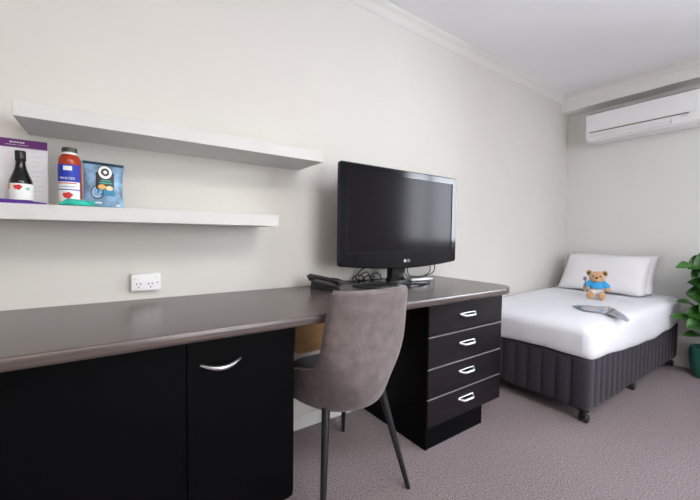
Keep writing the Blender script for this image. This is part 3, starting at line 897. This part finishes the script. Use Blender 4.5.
# ------------------------------------------------------------------ potted fig
PX, PY = 3.592, .518
pp = root('potted_plant', 'leafy green fig plant in a teal pot beside the bed', 'plant', (PX, PY, 0))
bm = lathe(bmesh.new(), [(.080, 0), (.092, .004), (.106, .05), (.117, .11), (.120, .17), (.115, .222), (.109, .224), (.106, .205), (.106, .18)], PX, PY, 32)
obj('pot', bm, M['pot'], pp, smooth=50)
obj('soil', lathe(bmesh.new(), [(.105, .165), (.105, .196), (.06, .202)], PX, PY, 24), M['soil'], pp, smooth=60)
bm = bmesh.new()
tube(bm, smooth_path([(PX, PY, .17), (PX+.008, PY+.004, .35), (PX-.006, PY-.004, .6), (PX+.004, PY, .86), (PX, PY, .93)]), [.013]*20+[.008]*5, 8)
stemo = obj('stem', bm, M['stem'], pp, smooth=60)
lv = bmesh.new()
def leaf(base, tip, width, droop=.02, tilt=0.):
    base, tip = Vector(base), Vector(tip); ax = tip-base; ln = ax.length; d = ax.normalized()
    sd = d.cross(Vector((0, 0, 1)));
    sd = sd.normalized() if sd.length > 1e-3 else Vector((1, 0, 0))
    up = sd.cross(d).normalized()
    sd = (sd*math.cos(tilt)+up*math.sin(tilt)).normalized(); up = sd.cross(d).normalized()
    n, k = 10, 4; rows = []
    for i in range(n+1):
        t = i/n
        w = width/2*(math.sin(PI*min(1, t**.85))**.75)*(.75+.45*t) if 0 < t < 1 else .002
        c = base+d*(ln*t) + up*(.12*ln*math.sin(PI*t)-droop*t*t)
        r = []
        for j in range(-k, k+1):
            s = j/k
            r.append(c + sd*(w*s) + up*(w*.32*abs(s)**1.3 + .006*math.sin(9*t+2*s)*abs(s)))
        rows.append(r)
    loft(lv, rows, close_u=False)
    tube(lv, [Vector((PX, PY, base.z-.02)), base, base+d*(ln*.5)+up*(.12*ln), tip], [.004, .0035, .0022, .0006], 5)
def LP(dx, dz, dy=0.):
    """point beside the stem, dx metres along the bed-side direction"""
    return (PX+dx*-.80+dy*.6, PY+dx*.60+dy*.8, dz)
LEAVES = [ # base out, base z, tip out, tip z, width, sideways, tilt
    (.13, .815, .280, .82, .075, .0, .5), (.0, .88, .195, .83, .150, -.05, .9), (.02, .90, .11, .955, .12, -.02, .6),
    (.05, .62, .225, .715, .135, -.05, .9), (.12, .52, .255, .570, .055, .02, .4), (.03, .45, .230, .49, .130, -.04, .9),
    (.09, .385, .285, .455, .085, .02, .5), (.04, .29, .215, .325, .07, .0, .4), (.02, .76, .20, .76, .14, -.10, 1.0),
    (.02, .56, .17, .60, .14, -.12, 1.0), (.02, .38, .16, .37, .13, -.12, .9), (.02, .68, .15, .66, .14, -.12, 1.1), (.0, .30, .13, .27, .11, -.10, .8)]
for b, bz_, t, tz, w, dy, ti in LEAVES:
    leaf(LP(b, bz_), LP(t, tz, dy), w, .015, ti)
for k, (t, tz, dy, w) in enumerate(((.10, .91, -.10, .15), (.13, .80, -.12, .17), (.15, .70, -.12, .17), (.12, .62, -.14, .17), (.15, .52, -.12, .17), (.13, .43, -.13, .17), (.13, .33, -.11, .15),
        (.06, .86, -.13, .16), (.07, .74, -.14, .16), (.06, .57, -.15, .16), (.07, .38, -.15, .16), (.19, .76, -.03, .14), (.20, .62, -.02, .14), (.20, .42, -.02, .13))):
    leaf(LP(-.02, tz-.06+.05*(k % 3)), LP(t, tz, dy), w, .02, 1.1-.25*(k % 4))
for i in range(46):
    a = i*2.4; h = .32+.0125*i
    dirx, diry = math.cos(a), math.sin(a)
    ln = random.uniform(.16, .22)
    tx, ty = PX+dirx*(ln+.03), PY+diry*(ln+.03)
    if tx > WX-.03:
        sc = (WX-.05-PX)/(tx-PX); tx, ty = PX+(tx-PX)*sc, PY+(ty-PY)*sc
    if ty > PY+.12: continue
    leaf((PX+dirx*.02, PY+diry*.02, h), (tx, ty, h+random.uniform(-.06, .08)), random.uniform(.12, .16), .02, random.uniform(.3, 1.0))
for v in lv.verts: v.co.x = min(v.co.x, WX-.01)
obj('leaves', lv, M['leaf'], pp, smooth=180)

# ------------------------------------------------------------------ light
def area(name, loc, direction, sx, sy, power, col):
    l = bpy.data.lights.new(name, 'AREA'); l.shape = 'RECTANGLE'; l.size = sx; l.size_y = sy; l.energy = power; l.color = col
    o = bpy.data.objects.new(name, l); COL.objects.link(o); o.location = loc
    o.rotation_euler = Vector(direction).to_track_quat('-Z', 'Y').to_euler()
    return o
area('daylight_side', (WX+.13, (W1[0]+W1[1])/2, (W1[2]+W1[3])/2), (-1, .0, 0), 1.05, 1.12, 70, (.86, .92, 1.0))
area('rear_window_fill', ((W2[0]+W2[1])/2, BY-.13, (W2[2]+W2[3])/2), (0, 1, 0), 1.7, 1.55, 52, (.95, .97, 1.0))  # light added outside the added rear window, for the long wall
area('ceiling_fill', (-.4, -.9, CZ-.03), (0, 0, -1), 1.0, 1.0, 12, (1.0, .84, .66))  # warm fill added below the ceiling, no lamp fitting there
b = area('uplight_fill', (.9, -1.0, 1.75), (.12, -.05, 1), .7, .7, 54, (1.0, .98, .97)); b.data.spread = math.radians(130)  # unseen upward fill added to brighten the ceiling

w = bpy.data.worlds.new('World'); scene.world = w; w.use_nodes = True
nt = w.node_tree; bg = nt.nodes['Background']
sky = nt.nodes.new('ShaderNodeTexSky'); sky.sky_type = 'HOSEK_WILKIE' if False else 'PREETHAM'
sky.sun_direction = (.6, -.5, .6)
nt.links.new(sky.outputs[0], bg.inputs['Color']); bg.inputs['Strength'].default_value = .25

# ------------------------------------------------------------------ camera
yaw, pit, rol = map(math.radians, (55.12546, 2.1575, .68373))
F = Vector((math.cos(yaw)*math.cos(pit), math.sin(yaw)*math.cos(pit), -math.sin(pit)))
R = Vector((math.sin(yaw), -math.cos(yaw), 0)); U = R.cross(F)
R2 = R*math.cos(rol)+U*math.sin(rol); U2 = -R*math.sin(rol)+U*math.cos(rol)
cam = bpy.data.cameras.new('Camera'); co = bpy.data.objects.new('Camera', cam); COL.objects.link(co)
mw = Matrix((R2, U2, -F)).transposed().to_4x4(); mw.translation = (0, 0, 1.01606)
co.matrix_world = mw
cam.sensor_width = 36; cam.sensor_fit = 'HORIZONTAL'; cam.lens = 343.43/700*36; cam.shift_y = -1.4615/700
cam.clip_start = .01
scene.camera = co
scene.view_settings.view_transform = 'Standard'
scene.view_settings.exposure = .27
scene.cycles.max_bounces = 10; scene.cycles.diffuse_bounces = 6
